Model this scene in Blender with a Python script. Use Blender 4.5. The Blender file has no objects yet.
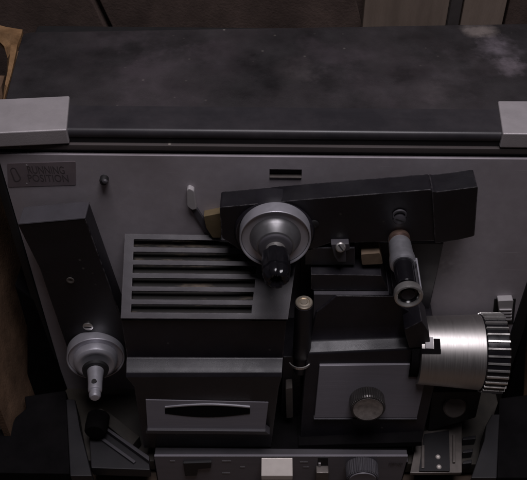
import bpy, bmesh, math, random
from mathutils import Vector, Matrix
random.seed(4)
SC = bpy.context.scene
COL = SC.collection
R = math.radians

# ---------------------------------------------------------------- camera
F, CX, CY = 811.0, 276.0, 240.0            # focal length and principal point in photo pixels (527 x 480)
ROT = Matrix.Rotation(R(46), 3, 'X') @ Matrix.Rotation(R(0.55), 3, 'Z')
CAM = Vector((0, -.3335, .2587))

def ray(u, v):
    return ROT @ Vector(((u - CX) / F, -(v - CY) / F, -1))
def Q(u, v, d):
    """point seen at photo pixel u, v on the upright plane d millimetres in front of the deck panel"""
    r = ray(u, v); t = (-d * .001 - CAM.y) / r.y
    return CAM + r * t
def H(u, v, z):
    """point seen at photo pixel u, v on the level plane at height z (millimetres)"""
    r = ray(u, v); t = (z * .001 - CAM.z) / r.z
    return CAM + r * t
CAM.x = -Q(285, 152, 0).x

cd = bpy.data.cameras.new('camera'); cam = bpy.data.objects.new('camera', cd); COL.objects.link(cam)
cam.matrix_world = Matrix.Translation(CAM) @ ROT.to_4x4()
cd.sensor_fit = 'HORIZONTAL'; cd.sensor_width = 36; cd.lens = 36 * F / 527
cd.shift_x = -(CX - 263.5) / 527; cd.clip_start = .01; cd.clip_end = 60
cd.dof.use_dof = True; cd.dof.focus_distance = .455; cd.dof.aperture_fstop = 22
SC.camera = cam

# ---------------------------------------------------------------- materials
def mat(name, col, rough=.5, metal=0., spec=.5, var=0., vscale=60., bump=0., bscale=900., rvar=0., dust=0., dcol=(.22, .2, .2), dscale=25., specks=0., stretch=None, wear=None, drange=(.42, .75), dstretch=False, edge=0., ecol=(.13, .12, .12), scratch=0.):
    m = bpy.data.materials.new(name); m.use_nodes = True
    nt = m.node_tree; n = nt.nodes; l = nt.links
    b = n['Principled BSDF']
    b.inputs['Metallic'].default_value = metal
    b.inputs['Specular IOR Level'].default_value = spec
    tc = n.new('ShaderNodeTexCoord'); src = tc.outputs['Object']
    if stretch:
        mp = n.new('ShaderNodeMapping'); mp.inputs['Scale'].default_value = stretch
        l.new(src, mp.inputs['Vector']); vsrc = mp.outputs['Vector']
    else:
        vsrc = src
    def noise(scale, detail=5, rough_=.6, s=None):
        t = n.new('ShaderNodeTexNoise'); t.inputs['Scale'].default_value = scale
        t.inputs['Detail'].default_value = detail; t.inputs['Roughness'].default_value = rough_
        l.new(s or vsrc, t.inputs['Vector']); return t.outputs['Fac']
    def ramp(fac, a, c, lo=0., hi=1.):
        r = n.new('ShaderNodeMapRange'); r.inputs['From Min'].default_value = a; r.inputs['From Max'].default_value = c
        r.inputs['To Min'].default_value = lo; r.inputs['To Max'].default_value = hi
        l.new(fac, r.inputs['Value']); return r.outputs['Result']
    def mix(fac, A, B):
        x = n.new('ShaderNodeMix'); x.data_type = 'RGBA'
        if isinstance(fac, float): x.inputs[0].default_value = fac
        else: l.new(fac, x.inputs[0])
        for i, c in ((6, A), (7, B)):
            if isinstance(c, tuple): x.inputs[i].default_value = (*c, 1)
            else: l.new(c, x.inputs[i])
        return x.outputs[2]
    c = tuple(col)
    if var:
        c = mix(ramp(noise(vscale), .3, .7), tuple(k * (1 - var) for k in col), tuple(min(1, k * (1 + var)) for k in col))
    dmask = None
    if dust:
        dmask = ramp(noise(dscale, 7, .65, None if dstretch else src), drange[0], drange[1], 0, dust)
        c = mix(dmask, c, dcol)
    def mul(A, B):
        x = n.new('ShaderNodeMath'); x.operation = 'MULTIPLY'; l.new(A, x.inputs[0])
        if isinstance(B, float): x.inputs[1].default_value = B
        else: l.new(B, x.inputs[1])
        return x.outputs[0]
    if scratch:                                # fine straight scratches in two directions
        for rot, sc in (((0, .5, 0), (22, 1, 1300)), ((0, -1.1, .3), (30, 1, 1500))):
            mp2 = n.new('ShaderNodeMapping'); mp2.inputs['Rotation'].default_value = rot; mp2.inputs['Scale'].default_value = sc
            l.new(src, mp2.inputs['Vector'])
            k = mul(ramp(noise(1., 2, .5, mp2.outputs['Vector']), .70, .76, 0, scratch), ramp(noise(25, 3, .5, src), .48, .62))
            c = mix(k, c, tuple(min(1, q * 1.9 + .02) for q in col))
    if edge:                                   # paint rubbed off along the edges
        bv_ = n.new('ShaderNodeBevel'); bv_.samples = 4; bv_.inputs['Radius'].default_value = .0011
        ge = n.new('ShaderNodeNewGeometry')
        dp = n.new('ShaderNodeVectorMath'); dp.operation = 'DOT_PRODUCT'
        l.new(bv_.outputs['Normal'], dp.inputs[0]); l.new(ge.outputs['Normal'], dp.inputs[1])
        c = mix(mul(ramp(dp.outputs['Value'], .985, .90, 0, edge), ramp(noise(260, 5, .7, src), .42, .62)), c, ecol)
    if wear:                                   # a smear at one spot: centre (local metres), radius, colour
        wn_ = noise(75, 6, .65, src)
        for (w, rad, wc, amt) in wear:
            vm = n.new('ShaderNodeVectorMath'); vm.operation = 'DISTANCE'; vm.inputs[1].default_value = w
            l.new(src, vm.inputs[0])
            mm = n.new('ShaderNodeMath'); mm.operation = 'MULTIPLY'
            ad_ = n.new('ShaderNodeMath'); ad_.operation = 'ADD'; l.new(vm.outputs['Value'], ad_.inputs[0])
            l.new(ramp(wn_, .25, .75, -rad * .55, rad * .55), ad_.inputs[1])
            l.new(ramp(ad_.outputs[0], rad, rad * .2, 0, amt), mm.inputs[0])
            l.new(ramp(noise(34, 7, .6, src), .38, .56), mm.inputs[1])
            c = mix(mm.outputs[0], c, wc)
    if specks:
        vo = n.new('ShaderNodeTexVoronoi'); vo.inputs['Scale'].default_value = 170
        l.new(src, vo.inputs['Vector'])
        a1 = ramp(vo.outputs['Distance'], .16, .08)
        a2 = ramp(noise(14, 3, .5, src), .5, .72)
        sp = n.new('ShaderNodeSeparateColor'); l.new(vo.outputs['Color'], sp.inputs[0])
        a3 = ramp(sp.outputs[0], .72, .8)
        m1 = n.new('ShaderNodeMath'); m1.operation = 'MULTIPLY'; l.new(a1, m1.inputs[0]); l.new(a2, m1.inputs[1])
        m2 = n.new('ShaderNodeMath'); m2.operation = 'MULTIPLY'; l.new(m1.outputs[0], m2.inputs[0]); l.new(a3, m2.inputs[1])
        m3 = n.new('ShaderNodeMath'); m3.operation = 'MULTIPLY'; l.new(m2.outputs[0], m3.inputs[0]); m3.inputs[1].default_value = specks
        c = mix(m3.outputs[0], c, (.42, .38, .33))
    if isinstance(c, tuple): b.inputs['Base Color'].default_value = (*c, 1)
    else: l.new(c, b.inputs['Base Color'])
    if rvar:
        l.new(ramp(noise(vscale * 1.7, 6), .3, .7, max(.03, rough - rvar), min(1, rough + rvar)), b.inputs['Roughness'])
    else:
        b.inputs['Roughness'].default_value = rough
    if bump:
        bp = n.new('ShaderNodeBump'); bp.inputs['Strength'].default_value = bump; bp.inputs['Distance'].default_value = .0006
        l.new(noise(bscale, 3), bp.inputs['Height']); l.new(bp.outputs['Normal'], b.inputs['Normal'])
    return m

def smear(u, v, rad, col, amt):
    return (tuple(H(u, v, 13) - Vector((0, .03, -.221))), rad * .001, col, amt)
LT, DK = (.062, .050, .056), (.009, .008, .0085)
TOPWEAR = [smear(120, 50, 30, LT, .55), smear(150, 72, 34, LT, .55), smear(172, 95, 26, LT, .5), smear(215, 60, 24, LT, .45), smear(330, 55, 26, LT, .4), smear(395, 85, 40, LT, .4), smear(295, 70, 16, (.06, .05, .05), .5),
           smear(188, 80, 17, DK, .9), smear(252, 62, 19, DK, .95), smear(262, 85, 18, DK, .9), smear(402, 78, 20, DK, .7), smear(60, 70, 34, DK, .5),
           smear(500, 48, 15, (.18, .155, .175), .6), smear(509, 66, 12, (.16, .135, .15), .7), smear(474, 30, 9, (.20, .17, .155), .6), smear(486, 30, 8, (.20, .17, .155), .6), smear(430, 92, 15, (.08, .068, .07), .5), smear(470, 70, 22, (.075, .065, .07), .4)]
M = {}
M['panel'] = mat('grey_paint', (.40, .365, .39), .45, spec=.4, var=.06, vscale=180, bump=.1, bscale=2600, rvar=.14, dust=.75, dcol=(.24, .212, .218), dscale=13, drange=(.4, .72), scratch=.35, specks=.5)
M['plastic'] = mat('black_plastic', (.010, .0088, .012), .42, spec=.55, var=.2, vscale=50, bump=.14, bscale=3200, rvar=.08, dust=.3, dcol=(.030, .026, .031), dscale=40, specks=.35, edge=.8, ecol=(.10, .09, .095))
M['plastic_smooth'] = mat('black_gloss_plastic', (.007, .0065, .008), .2, spec=.5, rvar=.06, vscale=80, specks=.25)
M['arm'] = mat('black_arm_plastic', (.006, .0052, .0072), .42, spec=.5, var=.2, vscale=40, bump=.12, bscale=3000, rvar=.08, dust=.25, dcol=(.02, .017, .021), dscale=50, specks=.2, edge=1., ecol=(.13, .12, .125), scratch=.25)
M['vent'] = mat('dark_grey_plastic', (.056, .050, .056), .5, spec=.4, var=.12, vscale=30, bump=.12, bscale=3000, rvar=.08, dust=.3, dcol=(.055, .047, .047), dscale=30, specks=.5, edge=.6, ecol=(.22, .2, .2), scratch=.3)
M['plate'] = mat('grey_label_plate', (.175, .163, .182), .42, spec=.4, var=.06, vscale=400, bump=.06, bscale=1500, stretch=(.05, 1, 1), rvar=.06)
M['disc'] = mat('satin_grey_metal', (.52, .51, .55), .42, metal=.65, spec=.5, var=.08, vscale=120, bump=.08, bscale=2500, rvar=.06)
M['steel'] = mat('brushed_steel', (.66, .64, .61), .30, metal=.85, var=.12, vscale=90, rvar=.1, bump=.05, bscale=1500, dust=.3, dcol=(.3, .27, .24), dscale=60)
M['lens'] = mat('worn_aluminium', (.52, .495, .475), .45, metal=1., var=.05, vscale=30, rvar=.04, bump=.02, bscale=120, stretch=(25, 1, 1), dust=.35, dcol=(.5, .46, .42), dscale=40)
M['corner'] = mat('cast_aluminium', (.40, .37, .375), .5, metal=.35, var=.07, vscale=60, bump=.12, bscale=1500, rvar=.08, dust=.25, dcol=(.30, .265, .255), dscale=40, scratch=.3, edge=.6, ecol=(.62, .58, .56))
M['brass'] = mat('brass', (.62, .54, .43), .35, metal=.9, var=.15, vscale=200)
M['copper'] = mat('dull_copper', (.17, .11, .085), .45, metal=.6, var=.2, vscale=200)
M['tan'] = mat('tan_fibre', (.15, .105, .068), .7, var=.25, vscale=150)
M['ochre'] = mat('ochre_metal', (.16, .12, .065), .5, metal=.3, var=.25, vscale=90)
M['pale'] = mat('pale_plastic', (.40, .38, .38), .45, var=.06, vscale=100)
M['tab'] = mat('satin_nickel', (.66, .60, .55), .45, metal=.3, var=.05, vscale=150, rvar=.06)
M['rubber'] = mat('black_rubber', (.008, .0075, .008), .6, var=.2, vscale=90, dust=.2, dcol=(.02, .018, .018), dscale=60)
M['matte'] = mat('matte_black_board', (.005, .0045, .005), .8, spec=.05, var=.3, vscale=60, dust=.25, dcol=(.012, .010, .010), dscale=50)
M['rim'] = mat('dusty_grey_rail', (.065, .055, .053), .55, spec=.3, var=.2, vscale=60, stretch=(.2, 1, 1), specks=.8)
M['sleeve'] = mat('turned_steel', (.40, .395, .42), .36, metal=.7, var=.1, vscale=200, rvar=.08)
M['turned'] = mat('dark_turned_metal', (.34, .31, .29), .4, metal=.55, var=.3, vscale=300)
M['void'] = mat('dark_interior', (.012, .011, .011), .8, var=.3, vscale=200)
M['mesh'] = mat('streaked_lamp_shield', (.012, .010, .008), .6, metal=.3, var=.6, vscale=160, stretch=(.2, 1, 1), dust=.8, dcol=(.26, .20, .14), dscale=150, drange=(.54, .72), dstretch=True)  # brassy flecks and warm glints coloured in as pale streaks
M['sticker'] = mat('smoky_sticker', (.17, .14, .15), .3, spec=.5, var=.15, vscale=70, rvar=.08)
M['ink'] = mat('black_ink', (.075, .062, .066), .5)
M['print'] = mat('pale_print', (.22, .21, .22), .5, var=.3, vscale=400)
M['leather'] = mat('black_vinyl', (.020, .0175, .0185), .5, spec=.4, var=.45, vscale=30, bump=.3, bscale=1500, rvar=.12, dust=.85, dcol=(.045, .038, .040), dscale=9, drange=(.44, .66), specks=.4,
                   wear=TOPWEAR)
M['trim'] = mat('satin_black_trim', (.022, .020, .023), .42, spec=.5, var=.15, vscale=40, stretch=(.15, 1, 1), rvar=.08, dust=.5, dcol=(.06, .052, .056), dscale=30)
M['bracket'] = mat('dull_plated_steel', (.15, .132, .12), .5, metal=.5, var=.2, vscale=120, rvar=.1)
M['greyrail'] = mat('grey_moulded_plastic', (.060, .056, .064), .5, spec=.4, var=.15, vscale=60, bump=.1, bscale=3000, dust=.3, dcol=(.05, .045, .04), dscale=40)
M['base'] = mat('dark_moulded_base', (.016, .015, .017), .5, spec=.35, var=.2, vscale=60, bump=.1, bscale=3000, dust=.4, dcol=(.03, .027, .026), dscale=50)
M['hubface'] = mat('shaded_satin_metal', (.22, .215, .22), .42, metal=.75, var=.1, vscale=150, rvar=.06)  # hub metal with the shade on its front faces put into the colour
M['knurl'] = mat('dark_knurled_metal', (.085, .078, .075), .34, metal=.7, var=.2, vscale=200)
M['traymat'] = mat('dusty_black_tray', (.028, .024, .019), .7, var=.3, vscale=30, dust=.6, dcol=(.075, .062, .045), dscale=30, specks=.4)
M['card'] = mat('brown_cardboard', (.20, .122, .076), .85, spec=.2, var=.5, vscale=32, bump=.4, bscale=500, dust=.5, dcol=(.075, .042, .026), dscale=24)
M['cardback'] = mat('dark_brown_board', (.085, .060, .050), .85, spec=.2, var=.35, vscale=40, bump=.4, bscale=600, dust=.6, dcol=(.04, .027, .024), dscale=35)
M['torn'] = mat('torn_kraft_paper', (.25, .145, .07), .85, spec=.2, var=.4, vscale=70, bump=.6, bscale=400, dust=.5, dcol=(.10, .05, .02), dscale=90, drange=(.4, .6))
M['board'] = mat('grubby_pale_board', (.20, .155, .125), .7, spec=.2, var=.22, vscale=26, bump=.3, bscale=300, stretch=(3, 1, .3), dust=.4, dcol=(.12, .085, .06), dscale=18)
M['post'] = mat('dark_upright', (.045, .038, .036), .7, var=.3, vscale=50)
M['table'] = mat('brown_tabletop', (.10, .07, .05), .6, spec=.3, var=.25, vscale=40, stretch=(.25, 2, 1), bump=.2, bscale=400)

# ---------------------------------------------------------------- object helpers
def link(name, me, m, parent=None):
    o = bpy.data.objects.new(name, me); COL.objects.link(o)
    if m: me.materials.append(M[m])
    if parent:
        o.parent = parent
    return o
def base_of(p):
    v = Vector((0, 0, 0))
    while p is not None: v += p.location; p = p.parent
    return v
def obj(name, bm, m, parent=None, smooth=35, label=None):
    bmesh.ops.recalc_face_normals(bm, faces=bm.faces)
    off = base_of(parent)
    for v in bm.verts: v.co -= off
    me = bpy.data.meshes.new(name); bm.to_mesh(me); bm.free()
    for p in me.polygons: p.use_smooth = True
    me.set_sharp_from_angle(angle=R(smooth))
    o = link(name, me, m, parent)
    wn = o.modifiers.new('wn', 'WEIGHTED_NORMAL'); wn.keep_sharp = True; wn.weight = 100; wn.mode = 'FACE_AREA'
    if label: o['label'] = label
    return o
def thing(name, label, cat, loc, group=None):
    o = bpy.data.objects.new(name, None); COL.objects.link(o); o.location = loc
    o.empty_display_size = .02
    o['label'] = label; o['category'] = cat
    if group: o['group'] = group
    return o
def bevel(bm, w, seg=2, ang=25):
    if w <= 0: return
    bmesh.ops.recalc_face_normals(bm, faces=bm.faces)
    es = [e for e in bm.edges if len(e.link_faces) == 2 and e.calc_face_angle(0) > R(ang)]
    bmesh.ops.bevel(bm, geom=es, offset=w * .001, segments=seg, profile=.5, affect='EDGES', clamp_overlap=True)
def add_hull(bm, ring_a, ring_b):
    a = [bm.verts.new(p) for p in ring_a]; b = [bm.verts.new(p) for p in ring_b]
    n = len(a)
    for i in range(n):
        bm.faces.new((a[i], a[(i + 1) % n], b[(i + 1) % n], b[i]))
    bm.faces.new(a[::-1]); bm.faces.new(b)
def add_ring(bm, outer, inner, depth, hole_floor=False):
    """plate with a hole: outer and inner loops of the same length, extruded by vector depth"""
    n = len(outer)
    fo = [bm.verts.new(p) for p in outer]; fi = [bm.verts.new(p) for p in inner]
    bo = [bm.verts.new(p + depth) for p in outer]; bi = [bm.verts.new(p + depth) for p in inner]
    for i in range(n):
        j = (i + 1) % n
        bm.faces.new((fo[i], fo[j], fi[j], fi[i])); bm.faces.new((bo[j], bo[i], bi[i], bi[j]))
        bm.faces.new((fo[j], fo[i], bo[i], bo[j])); bm.faces.new((fi[i], fi[j], bi[j], bi[i]))
def round_pts(pts, r, n=5):
    """round the corners of a 2D/3D loop by r (same units)"""
    out = []; k = len(pts)
    for i, p in enumerate(pts):
        a = Vector(pts[i - 1]) - Vector(p); b = Vector(pts[(i + 1) % k]) - Vector(p); p = Vector(p)
        rr = min(r, a.length * .45, b.length * .45)
        A = p + a.normalized() * rr; B = p + b.normalized() * rr
        for j in range(n + 1):
            t = j / n
            out.append((1 - t) ** 2 * A + 2 * t * (1 - t) * p + t * t * B)
    return out
def px_prism(pts, d1, d0, bv=.6, rnd=0, bm=None):
    """outline given in photo pixels on the plane d1 mm in front of the deck, going straight back to d0"""
    P = [Q(u, v, d1) for u, v in pts]
    if rnd: P = round_pts(P, rnd * .001)
    own = bm is None
    b2 = bmesh.new()
    add_hull(b2, P, [Vector((p.x, -d0 * .001, p.z)) for p in P])
    bevel(b2, bv)
    if own: return b2
    me = bpy.data.meshes.new('t'); b2.to_mesh(me); b2.free(); bm.from_mesh(me); bpy.data.meshes.remove(me)
    return bm
def px_slab(pts, z1, z0, bv=.6, rnd=0):
    """outline given in photo pixels on the level plane z1 mm, going straight down to z0"""
    P = [H(u, v, z1) for u, v in pts]
    if rnd: P = round_pts(P, rnd * .001)
    bm = bmesh.new()
    add_hull(bm, P, [Vector((p.x, p.y, z0 * .001)) for p in P])
    bevel(bm, bv); return bm
def box(x0, x1, y0, y1, z0, z1, bv=.6, seg=2, bm=None):
    """box in millimetres"""
    b2 = bmesh.new()
    a = [Vector((x * .001, y * .001, z0 * .001)) for x, y in ((x0, y0), (x1, y0), (x1, y1), (x0, y1))]
    add_hull(b2, a, [Vector((p.x, p.y, z1 * .001)) for p in a]); bevel(b2, bv, seg)
    if bm is None: return b2
    me = bpy.data.meshes.new('t'); b2.to_mesh(me); b2.free(); bm.from_mesh(me); bpy.data.meshes.remove(me); return bm
def loft(rows, back, bv=1., seg=3):
    """front surface through rows (uL, vL, uR, vR, d); sides run straight back to the plane back"""
    bm = bmesh.new(); L = []; Rr = []; bl = []; br = []
    for uL, vL, uR, vR, d in rows:
        a = Q(uL, vL, d); b = Q(uR, vR, d)
        L.append(bm.verts.new(a)); Rr.append(bm.verts.new(b))
        bl.append(bm.verts.new((a.x, -back * .001, a.z))); br.append(bm.verts.new((b.x, -back * .001, b.z)))
    n = len(rows)
    for i in range(n - 1):
        bm.faces.new((L[i], Rr[i], Rr[i + 1], L[i + 1]))
        bm.faces.new((L[i], L[i + 1], bl[i + 1], bl[i])); bm.faces.new((Rr[i + 1], Rr[i], br[i], br[i + 1]))
        bm.faces.new((br[i], bl[i], bl[i + 1], br[i + 1]))
    bm.faces.new((L[0], bl[0], br[0], Rr[0])); bm.faces.new((L[-1], Rr[-1], br[-1], bl[-1]))
    bevel(bm, bv, seg); return bm
def frame_of(d):
    d = d.normalized(); u = d.cross(Vector((0, 0, 1)))
    if u.length < .1: u = Vector((1, 0, 0))
    u.normalize(); return d, u, u.cross(d)
def lathe(prof, A, direction, n=56, bm=None, flute=0, famp=0.):
    """revolve prof [(t mm along axis, r mm)] about the axis from A; flute/famp ripple the radius"""
    bm = bm or bmesh.new()
    d, u, w = frame_of(direction); rings = []
    for t, r in prof:
        c = A + d * (t * .001)
        if r < 1e-4: rings.append([bm.verts.new(c)]); continue
        ring = []
        for k in range(n):
            a = 2 * math.pi * k / n
            rr = r - (famp if flute and (k * flute // n * 2 + (1 if (k * flute / n) % 1 > .5 else 0)) % 2 else 0)
            ring.append(bm.verts.new(c + (u * math.cos(a) + w * math.sin(a)) * rr * .001))
        rings.append(ring)
    for a, b in zip(rings, rings[1:]):
        if len(a) == 1 and len(b) == 1: continue
        for k in range(n):
            k2 = (k + 1) % n
            if len(a) == 1: bm.faces.new((a[0], b[k], b[k2]))
            elif len(b) == 1: bm.faces.new((a[k], a[k2], b[0]))
            else: bm.faces.new((a[k], a[k2], b[k2], b[k]))
    return bm
def screw(parent, P, direction, r=3, m='steel', name='screw', slot=True, h=1.6, ang=.6):
    d, u, w = frame_of(direction)
    o = obj(name, lathe([(-1, 0), (-1, r), (h * .6, r), (h, r * .75), (h, 0)], P, direction, 28), m, parent)
    if slot:
        s = (u * math.cos(ang) + w * math.sin(ang)); q = d.cross(s); bm = bmesh.new()
        c = P + d * (h * .001)
        a = [c + s * (i * r * .00072) + q * (j * r * .00014) for i, j in ((-1, -1), (1, -1), (1, 1), (-1, 1))]
        add_hull(bm, [p + d * .00006 for p in a], [p - d * .0008 for p in a])
        obj('screw_slot', bm, 'void', parent if o.parent.parent else o)
    return o
def text(body, parent, name, uv0, uv1, d, m):
    """lettering between two photo pixels (left-bottom, right-top) on the upright plane d"""
    cu = bpy.data.curves.new('t', 'FONT'); cu.body = body; cu.extrude = .01; cu.offset = .0
    o = bpy.data.objects.new('t', cu); COL.objects.link(o)
    dg = bpy.context.evaluated_depsgraph_get(); dg.update()
    me = bpy.data.meshes.new_from_object(o.evaluated_get(dg))
    bpy.data.objects.remove(o); bpy.data.curves.remove(cu)
    bm = bmesh.new(); bm.from_mesh(me); bpy.data.meshes.remove(me)
    xs = [v.co.x for v in bm.verts]; ys = [v.co.y for v in bm.verts]
    a = Q(*uv0, d); b = Q(*uv1, d)
    for v in bm.verts:
        fx = (v.co.x - min(xs)) / (max(xs) - min(xs)); fy = (v.co.y - min(ys)) / (max(ys) - min(ys)); dz = v.co.z
        v.co = Vector((a.x + (b.x - a.x) * fx, -d * .001 - dz * .004, a.z + (b.z - a.z) * fy))
    return obj(name, bm, m, parent)

FRONT = Vector((0, -1, 0)); UP = Vector((0, 0, 1))
TABLE = -221.

# ---------------------------------------------------------------- the surface and what stands around
bm = bmesh.new(); box(-700, 700, -500, 700, TABLE - 20, TABLE, 1, bm=bm)
o = obj('tabletop', bm, 'table'); o['kind'] = 'structure'

P = thing('film_projector', 'black and grey cine film projector standing upright with its reel arms folded across the deck', 'projector', (0, .03, TABLE * .001))

# case: body shell behind the deck panel, vinyl top, trim, corners
bm = bmesh.new(); box(-151, 151, .5, 112, TABLE + 3, 9, 2, bm=bm); obj('case_body', bm, 'rubber', P)
TOP = 13.
tl, tr, br_, bl_ = H(23, 32, TOP), H(552, 23, TOP), H(574, 116, TOP), H(3, 108, TOP)
bm = bmesh.new()
ringT = [Vector((p.x, p.y, TOP * .001)) for p in (bl_, br_, tr, tl)]
add_hull(bm, round_pts(ringT, .006), [Vector((p.x, p.y, .002)) for p in round_pts(ringT, .006)])
bevel(bm, 2.5, 4); obj('top_cover', bm, 'leather', P)
# front edge of the top cover: a fold that hangs over as a rounded lip
def trim_profile(x0, x1, prof, bv=0.):
    bm = bmesh.new()
    add_hull(bm, [Vector((x0 * .001, y * .001, z * .001)) for y, z in prof], [Vector((x1 * .001, y * .001, z * .001)) for y, z in prof])
    bevel(bm, bv); return bm
yb = H(285, 107, TOP).y * 1000; yf = H(285, 131.5, TOP).y * 1000
prof = [(yb - 1, 2), (yb - 1, TOP + .4), (yf + 2.2, TOP - .2), (yf + .9, TOP - .8), (yf, TOP - 2.2), (yf - .1, TOP - 4.2), (yf + .7, TOP - 5.4), (yf + 2.4, TOP - 5.8), (yf + 3, 2)]
obj('front_trim', trim_profile(-149.4, 149.4, prof), 'trim', P, 50)
obj('case_rim', box(-152, 152, yf - 1.6, 2.5, 1.2, 4.6, .5), 'rim', P, label='narrow dusty grey rail between the black lip and the deck')
obj('rim_gap', box(-151, 151, yf + 1.5, 4, -1.2, 1.1, .2), 'rubber', P)  # black strip standing in for the dark gap below the rim
def corner(pts, inner_u, name_label):
    zc = TOP + 1.6
    bm = bmesh.new()
    a = [H(u, v, zc) for u, v in pts]
    add_hull(bm, a, [Vector((p.x, p.y, .0055)) for p in a]); bevel(bm, .8, 3)
    obj('case_corner', bm, 'corner', P, label=name_label)
corner([(-26, 100), (69.5, 95.5), (66.5, 129.5), (-30, 134)], 70, 'left satin metal corner of the case')
corner([(498, 100.5), (580, 101), (590, 134.5), (503, 133.5)], 498, 'right satin metal corner of the case')

# deck panel with a window slot cut through
s0, s1 = Q(269.5, 166.5, 0), Q(301.5, 175, 0)
pz0, pz1 = -.2105, -.0016
bm = bmesh.new()
outer = [Vector((-.1485, 0, pz1)), Vector((.1485, 0, pz1)), Vector((.1485, 0, pz0)), Vector((-.1485, 0, pz0))]
inner = [Vector((s0.x, 0, s0.z)), Vector((s1.x, 0, s0.z)), Vector((s1.x, 0, s1.z)), Vector((s0.x, 0, s1.z))]
add_ring(bm, outer, inner, Vector((0, .0022, 0)))
for v in bm.verts: v.co.y -= .0022
deck = obj('deck_panel', bm, 'panel', P)
obj('slot_backing', box(s0.x * 1000 - 4, s1.x * 1000 + 4, .05, .4, s1.z * 1000 - 4, s0.z * 1000 + 4, 0), 'void', deck)
obj('slot_lip', box(s0.x * 1000, s1.x * 1000, -2.9, -.3, s1.z * 1000 - .1, s1.z * 1000 + .7, .2), 'bracket', deck)
# side edges of the case that stand a little proud of the deck
for s in (-1, 1):
    e0 = 149 if s < 0 else 145.5
    bm = bmesh.new(); box(min(s * e0, s * 153.5), max(s * e0, s * 153.5), -3.5, 20, TABLE + 1, -.8, 1, bm=bm)
    obj('case_edge', bm, 'rubber', P)
D0 = 2.2
# running position sticker
bm = px_prism([(7, 163.5), (75.5, 161.5), (76, 185), (8, 187)], D0 + .25, D0, 0, 1)
st = obj('sticker', bm, 'sticker', P, label='small smoky sticker reading RUNNING POSITION')
text('RUNNING', st, 'lettering', (28.5, 173.2), (63.5, 166.2), D0 + .3, 'ink')
text('POSITION', st, 'lettering', (29, 181.2), (67.5, 174.6), D0 + .3, 'ink')
c = Vector((15.2, 174.5)); ax = Vector((.45, .9)).normalized(); ay = Vector((-ax.y, ax.x))
def pill(L, W, k=10):
    out = []
    for i in range(2 * k):
        a = math.pi * 2 * i / (2 * k); q = Vector((math.cos(a), math.sin(a)))
        out.append(c + ax * (q.x * W + (L if q.x > 0 else -L)) + ay * (q.y * W * (1.0 if q.x < 0 else 1.25)))
    return [Q(p.x, p.y, D0 + .34) for p in out]
bm = bmesh.new(); add_ring(bm, pill(4.5, 3.1), pill(4.5, 2.1), Vector((0, .0002, 0))); obj('arm_symbol', bm, 'ink', st)
bm = bmesh.new()
for (u, v, r) in ((26.6, 165.2, 1.1), (26.8, 183.4, .8)):
    lathe([(0, 0), (0, r * .5), (.2, 0)], Q(u, v, D0 + .25), FRONT, 8, bm)
obj('paint_fleck', bm, 'pale', st)
# stud
screw(P, Q(104.5, 178, D0), FRONT, 2.3, 'rubber', 'stud', False, 4)
bm = lathe([(0, 0), (0, 1.7), (.9, 1.1), (1.2, 0)], Q(105, 181.5, D0 + 4), FRONT, 20); obj('stud_cap', bm, 'greyrail', P)

# ---------------------------------------------------------------- left reel arm, hanging
arm = obj('reel_arm', px_prism([(17, 224.5), (85.5, 218.5), (106, 275), (129, 338), (127, 362), (113, 376), (94, 379), (78, 372), (68, 352), (50, 300), (39, 268)], 19, 6, 1.0, 1.6), 'arm', P, label='left reel arm hanging almost straight down')
obj('end_cap', px_prism([(17.5, 223.6), (85, 217.6), (85.8, 219.6), (18.4, 225.6)], 19.25, 5.7, .9), 'greyrail', arm)
screw(arm, Q(88, 326.5, 19.2), FRONT, 3.1, 'steel', 'screw', True, .7, .1)
bm = lathe([(0, 2.2), (.6, 2.2), (.6, 1.5), (-.5, 0)], Q(70.5, 280, 19.2), FRONT, 20); obj('pivot_pin', bm, 'bracket', arm)
A = Q(96, 350, 19); B = Q(95, 393, 54); ad = B - A
hub = obj('reel_hub', lathe([(0, 0.0), (0, 16.84), (0.6, 17.48), (7.8, 17.48), (8.1, 17.21), (8.05, 16.84), (6.8, 16.56), (6.6, 0.0)], A, ad, 72), 'disc', P, label='lower left reel hub with a bare steel spindle')
obj('hub_face', lathe([(6.9, 16.65), (6.3, 14.25), (6.4, 0.0)], A, ad, 64), 'hubface', hub)
obj('hub_step', lathe([(6, 13.13), (10.6, 13.13), (12.2, 12.58), (13.0, 11.47), (13.2, 9.99), (12.6, 8.7), (12.6, 0.0)], A, ad, 64), 'disc', hub)
obj('collar', lathe([(16.5, 0), (16.5, 8.0), (18.4, 7.6), (18.4, 4)], A, ad, 40), 'rubber', hub)
obj('spindle', lathe([(16, 5.2), (19, 5.0), (24, 4.4), (28, 4.2), (33.5, 4.1), (34.2, 3.9), (34.8, 3.0), (36.4, 3.0), (36.8, 3.5), (38.6, 3.3), (39.6, 2.4), (39.8, 0)], A, ad, 40), 'disc', hub)
dd, uu, ww = frame_of(ad)
upw = (UP - dd * UP.dot(dd)).normalized()
bm = lathe([(-.8, 0), (-.8, 1.6), (.75, 1.5), (.75, 0)], A + dd * .0305 + (upw * .8 - uu * 0).normalized() * .0041, (upw + dd * .3), 24); obj('spindle_ball', bm, 'void', hub)

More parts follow.
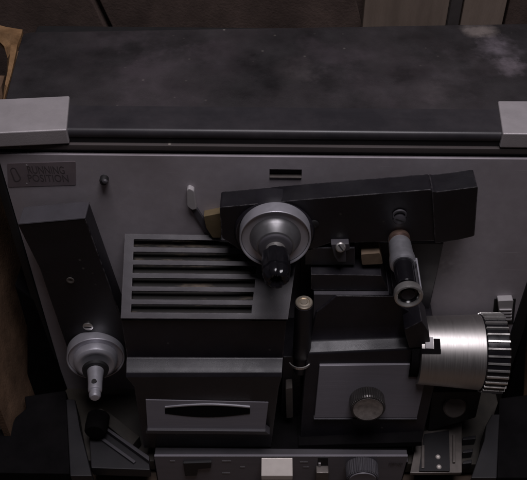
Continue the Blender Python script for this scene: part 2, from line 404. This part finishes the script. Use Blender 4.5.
# ---------------------------------------------------------------- upper reel arm
ua = obj('reel_arm', px_prism([(219.5, 207.5), (240, 205.6), (262, 203.5), (305, 199.6), (432, 189.5), (436, 241), (330, 243), (276, 262), (240, 250), (222, 238)], 19, 6.5, .8, 1.5), 'arm', P, label='upper reel arm lying across the deck')
obj('end_block', px_prism([(432, 191.5), (436, 192.2), (478, 186.8), (474.5, 236), (460, 239.5), (435, 243.5)], 20.3, 6.4, .9, 1.2), 'arm', ua)
bm = lathe([(0, 21.8), (6, 21.8), (11, 21.4), (12.4, 20.4), (12.4, 0)], Q(274.5, 219, 9), FRONT, 64); obj('hub_boss', bm, 'plastic', ua)
screw(ua, Q(399.5, 219, 19.2), FRONT, 3.4, 'greyrail', 'screw', True, 1.2, .4)
bm = lathe([(.2, 3.8), (.9, 3.6), (.9, 2.9), (.2, 2.8)], Q(399.5, 214.5, 19.2), FRONT, 24); obj('spring_washer', bm, 'greyrail', ua)
screw(ua, Q(314, 224, 19.2), FRONT, 2.6, 'rubber', 'screw', True, .9, 1.0)
A = Q(275, 230, 22); B = Q(276.5, 281, 62); ad = B - A
hub = obj('reel_hub', lathe([(0, 0.0), (0, 17.98), (0.6, 18.69), (7.9, 18.69), (8.3, 18.42), (8.25, 17.98), (6.8, 17.62), (6.6, 0.0)], A, ad, 80), 'disc', P, label='upper reel hub with a black spindle cap')
obj('hub_face', lathe([(7.0, 17.71), (6.0, 15.84), (6.2, 14.15), (7.4, 12.64), (9, 11.57), (12, 10.41), (14, 9.79), (14.4, 8.9), (14.4, 0.0)], A, ad, 80), 'hubface', hub)
obj('collar', lathe([(14, 0), (14, 9.0), (15.6, 8.7), (16.2, 7.8), (16.2, 4)], A, ad, 48), 'greyrail', hub)
obj('spindle', lathe([(15, 0), (15, 5.3), (23, 4.7), (23, 0)], A, ad, 40), 'steel', hub)
obj('spindle_cap', lathe([(20, 0), (20, 6.4), (21, 7.1), (30, 7.2), (32.5, 7.2), (33, 6.4), (33.8, 6.4), (34.3, 7.0), (37.5, 6.7), (39.5, 5.6), (40.2, 4.3), (39.6, 3.1), (36, 2.6), (36, 0)], A, ad, 48, flute=6, famp=.55), 'plastic_smooth', hub)

# small tabs on the deck left of the upper arm
obj('deck_tab', px_prism([(186.5, 190.5), (189, 188.5), (194, 191), (196.5, 209.5), (192, 210.5), (187, 206.5)], 5.5, D0 - .5, .6, 1), 'pale', P, label='pale worn tab on the deck')
obj('tab_lever', px_prism([(190, 209), (197, 209), (213, 233), (211, 237), (205, 232)], 4.0, D0 - .5, .4), 'greyrail', P)
obj('film_chute', px_prism([(203.5, 216.5), (221, 213), (221, 238), (212.5, 238), (206, 228)], 7, D0 - .5, .4), 'ochre', P, label='ochre metal tongue under the end of the upper arm')

# ---------------------------------------------------------------- lamp house: vented lid, black body, ledge, front door
body = obj('lamp_house', loft([(126, 262, 294, 264, .8), (122, 316, 286, 316.5, 33), (121.3, 320.2, 286.6, 320.7, 43), (127, 357, 283, 357.5, 45), (126.3, 359, 283, 359.4, 46), (126.1, 367, 282.4, 367, 51), (126, 373, 282, 372.8, 54), (126, 377.5, 282, 377, 55.4), (134, 387, 279, 387, 55.2), (144, 448, 271, 447, 56.5)], .3, 1.0), 'plastic', P)
# vented lid
c00, c10 = Q(124.5, 233.5, 3.5), Q(300, 236, 3.5); c01, c11 = Q(120.5, 318.5, 44.5), Q(288, 319.5, 44.5)
nrm = (c10 - c00).cross(c01 - c00).normalized()
if nrm.y > 0: nrm = -nrm
def S(s, t, h=0.):
    return (c00 * (1 - s) + c10 * s) * (1 - t) + (c01 * (1 - s) + c11 * s) * t + nrm * h * .001
vt = []
for va, vb in ((239.5, 246.9), (252.1, 259.8), (264.9, 272.8), (278.2, 286.2), (291.2, 299.2), (304.4, 312.2)):
    def tt(v):                                        # row of the lid seen at photo row v (solved along its left edge)
        lo, hi = 0., 1.
        for _ in range(40):
            m_ = (lo + hi) / 2; p = S(.1, m_); q = ROT.transposed() @ (p - CAM)
            if CY + F * q.y / q.z < v: lo = m_
            else: hi = m_
        return lo
    vt.append((tt(va), tt(vb)))
ts = [0.] + [k for ab in vt for k in ab] + [1.]
ss = [0., .058, .775, 1.]
bm = bmesh.new()
def sl(i, t): return ss[i] + (0.006 * (t - .5) if i == 1 else 0)
top = [[bm.verts.new(S(sl(i, t), t)) for i in range(4)] for t in ts]
bot = [[bm.verts.new(S(sl(i, t), t, -1.6)) for i in range(4)] for t in ts]
nR = len(ts)
for r in range(nR - 1):
    for k in range(3):
        hole = (r % 2 == 1) and k == 1
        if not hole:
            bm.faces.new((top[r][k], top[r][k + 1], top[r + 1][k + 1], top[r + 1][k]))
            bm.faces.new((bot[r][k + 1], bot[r][k], bot[r + 1][k], bot[r + 1][k + 1]))
        else:
            for (a, b) in (((r, k), (r, k + 1)), ((r, k + 1), (r + 1, k + 1)), ((r + 1, k + 1), (r + 1, k)), ((r + 1, k), (r, k))):
                bm.faces.new((top[a[0]][a[1]], top[b[0]][b[1]], bot[b[0]][b[1]], bot[a[0]][a[1]]))
per = [(0, i) for i in range(4)] + [(r, 3) for r in range(1, nR)] + [(nR - 1, i) for i in (2, 1, 0)] + [(r, 0) for r in range(nR - 2, 0, -1)]
for a, b in zip(per, per[1:] + per[:1]):
    bm.faces.new((top[a[0]][a[1]], bot[a[0]][a[1]], bot[b[0]][b[1]], top[b[0]][b[1]]))
bevel(bm, .35, 2, 60)
lid = obj('vent_grille', bm, 'vent', body)
for v in body.data.vertices: pass
bm = bmesh.new()
q = [S(.03, .03, -6), S(.8, .03, -6), S(.8, .97, -6), S(.03, .97, -6)]
add_hull(bm, q, [p - nrm * .0006 for p in q]); obj('lamp_shield', bm, 'mesh', body)
# door in the front of the lamp house
dr = obj('lamp_door', loft([(145.5, 400, 268.5, 402.5, 56), (147.5, 430, 265, 431, 60)], 54, .3), 'plate', P, label='grey lamp house door with a lens shaped finger slot')
obj('door_lip', px_prism([(147, 430.5), (265.5, 431.5), (270, 435), (145.5, 434)], 61.5, 56, .5), 'greyrail', dr)
top_ = [(165 + 85 * i / 16, 408.2 - 2.6 * math.sin(math.pi * i / 16)) for i in range(17)]
bot_ = [(165 + 85 * i / 16, 413.6 + 3.6 * math.sin(math.pi * i / 16)) for i in range(17)]
def on_door(loop, proud):
    P_ = [Q(u, v, 56 + (v - 400) * .1333 + proud) for u, v in loop]
    bm = bmesh.new(); add_hull(bm, P_, [p + Vector((0, .001, 0)) for p in P_]); return bm
obj('finger_slot', on_door(top_ + bot_[::-1], .15), 'matte', dr)
obj('slot_rim', on_door([(u, v - 1.1) for u, v in top_] + top_[::-1], .45), 'disc', dr)

# ---------------------------------------------------------------- film gate block and the right hand housing
gate = obj('gate_plate', px_prism([(300, 243), (444, 243), (425, 330), (300, 330)], 9, 2, .8), 'plastic', P)
g2 = obj('gate_block', loft([(311, 270.5, 381, 271.5, 21), (311, 274.5, 381.5, 275.5, 24.2), (311, 289, 388, 289.5, 24.4), (314, 290, 388, 290.5, 24.6)], 2, .5), 'plastic', P)
obj('gate_shelf', loft([(314, 290.0, 389, 290.3, 23.8), (314, 294.5, 389, 294.8, 27.2), (313, 340, 389, 340, 27.4)], 2, .4), 'greyrail', P)
hs = obj('gate_cover', loft([(336, 294, 392, 294.3, 25), (336.5, 295.5, 394, 296, 28.2), (323, 307, 402, 307, 28.4), (316, 312, 409, 311, 28.6), (312, 328, 413, 324, 28.8), (311.4, 335, 416, 331, 29.8), (310.4, 341, 421, 337, 31.8), (309, 347, 428, 342, 35), (308, 352, 436, 346.5, 37.8), (307.5, 354.3, 438, 348.4, 38.8), (306, 358, 439, 352, 39), (303, 395, 434, 390, 44), (300, 438, 424, 432, 50)], 2, .9), 'plastic', P)
pl = obj('gate_door', loft([(319.5, 366, 429, 364.5, 41.5), (314.5, 418, 417, 418, 49)], 38, .4), 'plate', P, label='grey front plate carrying the round knurled knob')
obj('door_lip', loft([(314, 418, 417.2, 418, 48.5), (313.8, 419.5, 417.2, 419.5, 50)], 40, .2), 'greyrail', pl)
# knurled knob on the plate
A = Q(366.5, 396.5, 44); B = Q(367, 408, 56); ad = Vector((0.0, -1, .18))
kn = obj('focus_knob', lathe([(0, 0), (0, 9.6), (.6, 10.6), (9.4, 10.6), (10.6, 10.0), (10.8, 9.2), (10.2, 8.4), (9.8, 0)], A, ad, 176, flute=44, famp=.45), 'knurl', P, 25)
obj('knob_face', lathe([(9.4, 0), (9.4, 9.0), (10.9, 8.9), (10.5, 7.4), (10.0, 4), (9.8, 0)], A, ad, 48), 'turned', kn)
obj('knob_ring', lathe([(-1, 8), (-1, 11.8), (1.2, 11.8), (1.5, 10.7), (1.5, 8)], A, ad, 60), 'steel', kn)

# gate post with brass screw
pt = H(304, 303, -78)
post = obj('gate_post', lathe([(0, 0), (0, 4.5), (.8, 5.1), (30, 5.2), (44, 5.4), (46, 4.8), (60, 4.8), (60, 0)], pt, -UP, 40), 'plastic', P)
obj('brass_screw', lathe([(-.2, 0), (-.2, 4.9), (.7, 4.9), (1.1, 4.4), (1.1, 3.3), (.6, 3.0), (.7, 2.0), (1.0, 1.7), (1.0, 0)], pt, UP, 40), 'brass', post)
bm = bmesh.new(); c0 = Vector((pt.x - .001, pt.y - .001, -.128))
for i in range(14):
    a0 = math.pi * (1.15 + .75 * i / 13)
    p = c0 + Vector((math.cos(a0), math.sin(a0), 0)) * .0066
    if i: add_hull(bm, [pp for pp in (p, p + Vector((0, 0, .0018)), prev + Vector((0, 0, .0018)), prev)], [x + Vector((math.cos(a0), math.sin(a0), 0)) * .0007 for x in (p, p + Vector((0, 0, .0018)), prev + Vector((0, 0, .0018)), prev)])
    prev = p
obj('spring_clip', bm, 'steel', post)
obj('gap_floor', px_prism([(283, 357), (301, 357), (300, 440), (280, 440)], 33, 2, .5), 'plastic', P)
obj('film_guide', px_prism([(285.5, 389), (292.5, 388), (293, 417.5), (286.5, 418.5)], 40, 33, .5, .8), 'bracket', P, label='worn metal strip in the gap beside the gate')

# little clamp and tan pad above the gate
obj('clamp_block', px_prism([(305, 248), (355, 248), (355, 265), (305, 265)], 19, 8, .5), 'plastic', P)
cl = obj('film_clamp', px_prism([(331, 244.5), (349, 244), (350, 250), (346, 251), (346, 262), (338, 262), (334, 256)], 23, 13, .4), 'greyrail', P)
screw(cl, Q(340.5, 247, 23.4), Vector((0, -1, .6)), 2.7, 'steel', 'screw', True, 1.6, .9)
obj('felt_pad', px_prism([(361, 254.5), (380, 253), (383, 264), (362, 265)], 20, 8, .5, 1), 'tan', P, label='tan felt pad beside the roller')

# ---------------------------------------------------------------- roller guide at the right end of the upper arm
A = Q(399, 240, 20); B = Q(409, 299, 66); ad = B - A
rg = obj('roller_guide', lathe([(-3, 0), (-3, 5.8), (0, 5.8), (.8, 5.2), (2.2, 5.2), (3, 5.8), (4, 6.0), (12, 6.2), (16, 6.8), (19, 7.0), (20.4, 6.8), (21, 6), (21, 0)], A, ad, 56), 'sleeve', P)
obj('copper_washer', lathe([(-.6, 5), (-.6, 5.7), (1.9, 5.7), (1.9, 4)], A + Vector((0, 0, .0012)), ad, 40), 'copper', rg)
obj('roller', lathe([(20, 0), (20, 5.0), (21, 5.3), (36, 5.1), (36.8, 4.7), (37, 3), (37, 0)], A, ad, 48), 'plastic_smooth', rg)
obj('axle', lathe([(35, 3), (38, 3.4), (43, 3.4), (43, 0)], A, ad, 32), 'plastic', rg)
obj('end_ring', lathe([(40.5, 6.2), (40.5, 6.9), (43.4, 7.3), (44.8, 7.0), (45, 6.3), (44.2, 5.4), (42, 5.2), (40.5, 6.2)], A, ad, 56), 'steel', rg)
obj('end_cup', lathe([(41.2, 0), (41.2, 5.6), (43.6, 5.5), (42.2, 4.6), (41.8, 0)], A, ad, 40), 'plastic_smooth', rg)
bm = bmesh.new(); dd, uu, ww = frame_of(ad); prev = None
if uu.x < 0: uu = -uu
upw = (UP - dd * UP.dot(dd)).normalized()
for i in range(12):                                   # thin cheek plate that runs along the right of the roller
    a0 = R(-40 + 62 * i / 11); rr = uu * math.cos(a0) + upw * math.sin(a0)
    ringp = [A + dd * (k * .001) + rr * (q * .001) for k, q in ((18, 7.0), (18, 7.7), (43.5, 7.0), (43.5, 6.4))]
    if prev: add_hull(bm, prev, ringp)
    prev = ringp
obj('cheek_plate', bm, 'disc', rg)

# ---------------------------------------------------------------- projection lens
L0 = Q(428, 352, 30); L1 = Q(500, 350, 33); ad = Vector((1, L1.y - L0.y and -.03, .0)); A = Vector((L0.x, -.030, L0.z + .0015))
d, u, w = frame_of(ad)
def barrel():
    n = 96; bm = bmesh.new(); rows = [(-7, 20.2), (0, 20.6), (12, 21.2), (29.4, 22.4), (30.2, 22.0)]
    rings = []
    for t, r in rows:
        rings.append([bm.verts.new(A + d * t * .001 + (u * math.cos(2 * math.pi * k / n) + w * math.sin(2 * math.pi * k / n)) * r * .001) for k in range(n)])
    for a, b in zip(rings, rings[1:]):
        for k in range(n): bm.faces.new((a[k], a[(k + 1) % n], b[(k + 1) % n], b[k]))
    bm.faces.new(rings[0][::-1]); bm.faces.new(rings[-1]); return bm
lens = obj('lens_barrel', barrel(), 'lens', P)
nr = 34
obj('focus_ring', lathe([(29.8, 0), (29.8, 22.2), (30.5, 23.0), (42.4, 23.3), (43.4, 22.3), (43.4, 18), (40, 16), (40, 0)], A, ad, 96), 'plastic_smooth', lens)
for k in range(nr):
    a0 = 2 * math.pi * (k + .35) / nr
    rr = u * math.cos(a0) + w * math.sin(a0); tg = d.cross(rr)
    bm = bmesh.new()
    def pt_(t, r, s): return A + d * t * .001 + rr * r * .001 + tg * s * .001
    add_hull(bm, [pt_(30.2, 22, -.75), pt_(30.2, 22, .75), pt_(30.4, 23.8, .5), pt_(30.4, 23.8, -.5)], [pt_(43, 22.2, -.75), pt_(43, 22.2, .75), pt_(42.8, 24.2, .5), pt_(42.8, 24.2, -.5)])
    obj('ring_rib', bm, 'steel', lens)
obj('lens_glass', lathe([(40.4, 0), (40.4, 15.8), (41.4, 12), (42, 0)], A, ad, 48), 'plastic_smooth', lens)
# black housing collar with its J-shaped guide slot, that the barrel slides into
cb = obj('lens_collar', lathe([(-12, 0), (-12, 16), (-6, 16), (-6, 0)], A, ad, 64), 'matte', P)
obj('lens_bracket', px_prism([(404, 330), (422, 321), (429, 332), (431, 347.5), (409, 348.5)], 39.5, 20, .8), 'plastic', P)
dc = A + d * .0
def on_barrel(t, ang, h):
    r = 21.1 + .07 * max(0, t - 4) + h
    return A + d * t * .001 + (-Vector((0, 1, 0)) * math.cos(ang) + UP * math.sin(ang)) * r * .001
def patch(t0, t1, a0, a1, h, name, m, par):
    bm = bmesh.new(); n = 8; prev = None
    for i in range(n + 1):
        a = a0 + (a1 - a0) * i / n
        rg_ = [on_barrel(t0, a, h), on_barrel(t1, a, h), on_barrel(t1, a, -1.), on_barrel(t0, a, -1.)]
        if prev: add_hull(bm, prev, rg_)
        prev = rg_
    return obj(name, bm, m, par)
patch(-8, 3.2, R(47), R(54), .35, 'guide_slot', 'matte', cb)
patch(-.6, 3.0, R(53.5), R(70), .35, 'guide_slot', 'matte', cb)
patch(-5.6, -1.0, R(54.3), R(72), .7, 'guide_pin', 'pale', cb)

# ---------------------------------------------------------------- pale ribbed slide switch at the right of the deck
obj('switch_recess', px_prism([(494.5, 299), (516, 299), (513.5, 324), (492, 324)], 2.6, 2, .2), 'void', P)
bm = px_prism([(498, 301), (513.5, 300.5), (512.5, 308.5), (511.5, 321.5), (500, 321)], 6.5, 2, .7, 1)
sw = obj('slide_switch', bm, 'pale', P, label='pale ribbed slide switch on the right of the deck')
for k in range(4):
    v = 310 + k * 3.1; obj('switch_rib', px_prism([(499.5, v), (512, v - .2), (511.8, v + 1.4), (499.7, v + 1.6)], 7.4, 6, .3), 'pale', sw)

# ---------------------------------------------------------------- base with the control strip
BT = -193.
obj('base_tray', box(-149, 149, -58, 0, TABLE + 4, -206, 1), 'traymat', P)
obj('gate_shade', loft([(300, 437, 424, 431, 49.8), (298.5, 445.5, 422, 442, 56), (298.5, 449, 422, 446, 56.4)], 10, .6), 'matte', P)  # matte black slope standing in for the shadow below the gate cover
a, b = Q(150, 452, 65), Q(411, 452, 65)
bm = bmesh.new()
ctr = [Vector((Q(152, 451, 65).x, -.065, -.1915)), Vector((Q(410, 455.5, 65).x, -.065, -.1915)), Vector((Q(401, 486, 65).x, -.065, (TABLE + 2) * .001)), Vector((Q(158, 486, 65).x, -.065, (TABLE + 2) * .001))]
add_hull(bm, ctr, [Vector((p.x, -.010, p.z)) for p in ctr]); bevel(bm, .7)
base = obj('control_base', bm, 'matte', P)
xa, xb = ctr[0].x * 1000, ctr[1].x * 1000
obj('front_ledge', box(xa + .3, xb - .3, -65.4, -57, -192.6, -191.1, .5), 'greyrail', base)
cp = obj('control_panel', px_prism([(154, 456.5), (408, 456.5), (400, 486), (159, 486)], 65.6, 64, .3), 'plate', P)
bm = bmesh.new(); px_prism([(183, 463.5), (211.5, 462.5), (211, 468.5), (198, 469.5), (197, 476), (185, 476.5)], 67.4, 65, .4, 0, bm)
obj('lever_slot', bm, 'rubber', cp)
tb = obj('catch_tab', loft([(261.5, 458.5, 292.5, 458.5, 66.2), (261.3, 476, 292.7, 476, 75), (261.5, 480, 292.5, 480, 75.2)], 65.8, .6), 'tab', P, label='bright square metal tab at the middle of the control strip')
sl_ = obj('switch_slot', px_prism([(318, 458), (328, 458), (328, 473), (317, 473)], 66, 65, .2), 'void', cp)
obj('switch_lever', px_prism([(316, 473), (329, 473), (328, 488), (315.5, 488)], 71, 65.5, .8, 1), 'bracket', cp)
obj('lever_edge', px_prism([(318.5, 464), (320.8, 464), (320.2, 473), (318, 473)], 67, 65.5, .1), 'pale', cp)
A = Q(361.5, 465, 66); ad = FRONT
k2 = obj('speed_knob', lathe([(0, 0), (0, 9.8), (.8, 10.3), (9, 10.0), (10, 9.2), (10.2, 0)], A, ad, 144, flute=40, famp=.35), 'greyrail', P, 25)
obj('knob_face', lathe([(9.6, 0), (9.6, 8.4), (10.7, 8.2), (10.4, 5), (10.5, 0)], A, ad, 40), 'plate', k2)
text('FORWARD', cp, 'lettering', (388.5, 466), (403, 462.6), 65.9, 'ink')
bm = bmesh.new()
for u, v, w_ in ((222, 461, 9), (240, 467, 5), (300, 462, 8), (303, 467, 6), (170, 461, 5), (222, 473, 8)):
    obj('worn_mark', px_prism([(u, v), (u + w_, v), (u + w_, v + .9), (u, v + .9)], 65.8, 65.5, 0), 'print', cp)

# ---------------------------------------------------------------- base rails, wings, brackets
for pts, lab in (([(66, 399), (75, 399), (80, 428), (92, 476), (70, 476)], 'left grey rail of the base'), ([(492, 414), (500, 414), (499, 430), (497, 478), (471, 478), (484, 440), (486, 425)], 'right grey rail of the base')):
    obj('base_rail', px_slab(pts, -186, TABLE + 1, .8), 'base', P, label=lab)
obj('base_wing', px_slab([(-60, 452), (2, 428), (26, 408), (24, 396), (66, 390), (70, 474), (-60, 472)], -187.5, TABLE + 1, 1.2), 'matte', P)
obj('base_wing', px_slab([(499, 398), (545, 392), (548, 420), (620, 452), (620, 478), (497, 478)], -187.5, TABLE + 1, 1.2), 'matte', P)
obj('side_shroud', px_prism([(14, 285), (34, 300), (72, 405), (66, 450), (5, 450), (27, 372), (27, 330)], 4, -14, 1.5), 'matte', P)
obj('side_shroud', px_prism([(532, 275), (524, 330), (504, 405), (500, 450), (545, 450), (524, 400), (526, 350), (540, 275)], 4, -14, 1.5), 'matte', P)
tri = obj('corner_gusset', px_slab([(89, 437), (97, 431), (106, 429), (149, 459), (150, 470), (91, 468)], -198, -207, .8), 'base', P)
bm = bmesh.new()
pa = [H(96, 436, -196), H(99, 434.5, -196), H(136, 461, -196), H(133.5, 463, -196)]
add_hull(bm, pa, [p - Vector((0, 0, .004)) for p in pa]); bevel(bm, .3); obj('gusset_rib', bm, 'greyrail', tri)
bm = bmesh.new()
pa = [H(104, 428.5, -194), H(108, 428, -194), H(149, 456, -194), H(149, 461, -194)]
add_hull(bm, pa, [p - Vector((0, 0, .008)) for p in pa]); bevel(bm, .3); obj('gusset_edge', bm, 'greyrail', tri)
A = H(97, 424, -188)
fk = obj('tray_knob', lathe([(-6, 0), (-6, 7.2), (2, 7.2), (6, 6.8), (7, 6), (7.2, 0)], A, Vector((0, -1, .1)), 48), 'matte', P)
obj('tray_clip', px_slab([(92, 410.5), (101, 408.5), (105, 411), (97, 414)], -186, -189, .3), 'bracket', P)
obj('tray_arm', px_slab([(90, 411), (108, 411), (140, 436), (132, 446)], -195, -205, .8), 'traymat', P)
# dull round boss under the lens and plated bracket with rivets
bb = Q(454, 402, 44)
obj('lens_foot', px_prism([(432, 392), (482, 392), (476, 418), (428, 432)], 38, 2, 1), 'rubber', P)
obj('boss_screw', lathe([(-4, 0), (-4, 7.3), (.8, 7.3), (1.6, 6.4), (1.6, 0)], Q(454.5, 406.5, 39.5), Vector((0, -1, .6)), 40), 'bracket', P)
bk = obj('rivet_bracket', px_slab([(418, 432), (462, 423), (462, 472.5), (410, 473)], -200, -203, .5), 'bracket', P, label='dull plated bracket with two rivets at the base right corner')
obj('bracket_plate', px_slab([(424, 434), (449, 430), (450, 471), (419, 471)], -198.6, -200.2, .4, .8), 'base', bk)
for u, v in ((438, 457), (439, 467)):
    obj('rivet', lathe([(0, 1.6), (.6, 1.4), (1.1, .8), (1.2, 0)], H(u, v, -198.6), UP, 20), 'tab', bk)
for x in ((421.5, 445, 424.5, 468), (453, 434, 455.5, 462)):
    obj('bracket_rib', px_slab([(x[0], x[1]), (x[2], x[1]), (x[2], x[3]), (x[0], x[3])], -197.8, -200, .3), 'bracket', bk)
for k, (v, uL, uR) in enumerate(((437, 462, 476), (450, 462, 473), (461, 462, 472))):
    obj('cooling_fin', px_slab([(uL + 1, v), (uR, v - 2), (uR, v + 2), (uL + 1, v + 3)], -199, -206, .5), 'base', P)

# ---------------------------------------------------------------- carton round the projector and boards behind it
def sheet(name, pts, thick, m, parent, label=None, sub=3, wob=0.):
    """cardboard sheet through a loop of 3D points, with thickness"""
    bm = bmesh.new(); vs = [bm.verts.new(p) for p in pts]; f = bm.faces.new(vs)
    nn = f.normal_update() or f.normal.copy()
    ex = bmesh.ops.extrude_face_region(bm, geom=[f])
    for v in [g for g in ex['geom'] if isinstance(g, bmesh.types.BMVert)]: v.co -= nn * thick * .001
    return obj(name, bm, m, parent, label=label)
def wall_grid(name, x_of, ys, z0, ztop, thick, m, parent, label=None):
    """upright sheet along y with an uneven (torn) upper edge"""
    bm = bmesh.new(); rowsA = []; 
    for i, y in enumerate(ys):
        colA = []
        for k in range(7):
            z = z0 + (ztop[i] - z0) * k / 6
            x = x_of + random.uniform(-.6, .6)
            colA.append((x, y, z))
        rowsA.append(colA)
    fr = [[bm.verts.new(Vector(c) * .001) for c in r] for r in rowsA]
    bk_ = [[bm.verts.new(Vector((c[0] + thick, c[1], c[2])) * .001) for c in r] for r in rowsA]
    n = len(ys)
    for i in range(n - 1):
        for k in range(6):
            bm.faces.new((fr[i][k], fr[i + 1][k], fr[i + 1][k + 1], fr[i][k + 1])); bm.faces.new((bk_[i][k + 1], bk_[i + 1][k + 1], bk_[i + 1][k], bk_[i][k]))
        bm.faces.new((fr[i][6], fr[i + 1][6], bk_[i + 1][6], bk_[i][6])); bm.faces.new((fr[i + 1][0], fr[i][0], bk_[i][0], bk_[i + 1][0]))
    for k in range(6):
        bm.faces.new((fr[0][k], fr[0][k + 1], bk_[0][k + 1], bk_[0][k])); bm.faces.new((fr[-1][k + 1], fr[-1][k], bk_[-1][k], bk_[-1][k + 1]))
    return obj(name, bm, m, parent, 40, label)
CT = thing('cardboard_box', 'worn brown cardboard box open at the top, its walls standing around the projector', 'box', (0, .05, TABLE * .001))
ys = [-52 + 9 * i for i in range(21)]
wall_grid('side_wall', -171, ys, TABLE + .5, [-30 + 8 * math.sin(i * 1.3) + random.uniform(-3, 3) + (i > 14) * 6 for i in range(21)], -4, 'card', CT)
wall_grid('side_wall', 168, ys, TABLE + .5, [-45 + 5 * math.sin(i * 1.1) + random.uniform(-3, 3) for i in range(21)], 4, 'card', CT)
obj('gap_backing', box(-172, 172, 160, 164, TABLE + .5, 40, .8), 'cardback', CT)  # dark sheet added behind the boards so the gap between them stays black
# torn kraft flap sticking up by the left of the top cover
bm = bmesh.new()
flap = [((-12, 22), (22.5, 29.5)), ((-12, 30), (21, 36)), ((4, 46), (17.5, 44)), ((7.5, 58), (15, 57)), ((6.5, 74), (11.5, 73)), ((4.0, 88), (7.5, 87)), ((2, 100), (4, 99))]
prev = None
for i, (a, b) in enumerate(flap):
    z = 9 - i * 1.3 + (2.5 if i == 1 else 0)
    pa, pb = H(*a, z), H(*b, z + 2.5)
    mid = (pa + pb) / 2 + Vector((0, 0, random.uniform(-.001, .003)))
    rg_ = [pa, mid, pb, pb - Vector((0, 0, .0025)), mid - Vector((0, 0, .003)), pa - Vector((0, 0, .0025))]
    if prev: add_hull(bm, prev, rg_)
    prev = rg_
bmesh.ops.remove_doubles(bm, verts=bm.verts, dist=.00005)
obj('torn_flap', bm, 'torn', CT, 40, label='torn orange brown flap edge')
# back: dark brown boards with a gap, then pale boards and a dark upright
def board(name, label, cat, u0, u1, y, z1, m, tilt=0., group=None, thick=9):
    r0, r1 = ray(u0, 8), ray(u1, 8)
    x0 = (CAM + r0 * ((y * .001 - CAM.y) / r0.y)).x * 1000; x1 = (CAM + r1 * ((y * .001 - CAM.y) / r1.y)).x * 1000
    bm = box(x0, x1, y, y + thick, TABLE + .5, z1, 1.2)
    for v in bm.verts: v.co.x += (v.co.z - 0) * tilt
    o = obj(name, bm, m); o['label'] = label; o['category'] = cat
    if group: o['group'] = group
    return o
board('brown_board', 'dark brown stained board behind the projector, left of the black gap', 'board', -140, 99, 136, 60, 'cardback', -.3, 'dark boards behind the projector')
board('brown_board', 'wide dark brown stained board behind the projector, right of the black gap', 'board', 106, 362, 138, 60, 'cardback', -.3, 'dark boards behind the projector')
board('pale_board', 'wide pale grubby board standing behind the projector top', 'board', 364, 449, 133, 60, 'board', 0, 'pale boards behind the projector')
board('pale_board', 'narrow pale grubby board right of the dark upright', 'board', 463, 506, 133, 60, 'board', 0, 'pale boards behind the projector')
board('dark_upright', 'narrow dark upright between the two pale boards', 'post', 450, 462, 130, 60, 'post')
board('brown_board', 'dark brown board at the far right edge behind the projector', 'board', 508, 640, 141, 60, 'cardback', 0, 'dark boards behind the projector')

# ---------------------------------------------------------------- light
w = bpy.data.worlds.new('World'); SC.world = w; w.use_nodes = True
bg = w.node_tree.nodes['Background']; bg.inputs['Color'].default_value = (.9, .84, 1.0, 1); bg.inputs['Strength'].default_value = .012
def area(name, loc, target, size, power, col):
    ld = bpy.data.lights.new(name, 'AREA'); ld.shape = 'DISK'; ld.size = size; ld.energy = power; ld.color = col
    o = bpy.data.objects.new(name, ld); COL.objects.link(o); o.location = loc
    o.rotation_euler = (Vector(target) - Vector(loc)).to_track_quat('-Z', 'Y').to_euler()
area('ceiling_lamp', (.05, -.135, .75), (0.02, -.02, -.05), .42, 4.7, (.97, .92, .99))

SC.view_settings.view_transform = 'Standard'; SC.view_settings.look = 'None'; SC.view_settings.exposure = 0; SC.view_settings.gamma = 1
SC.render.engine = 'CYCLES'
SC.cycles.use_denoising = True
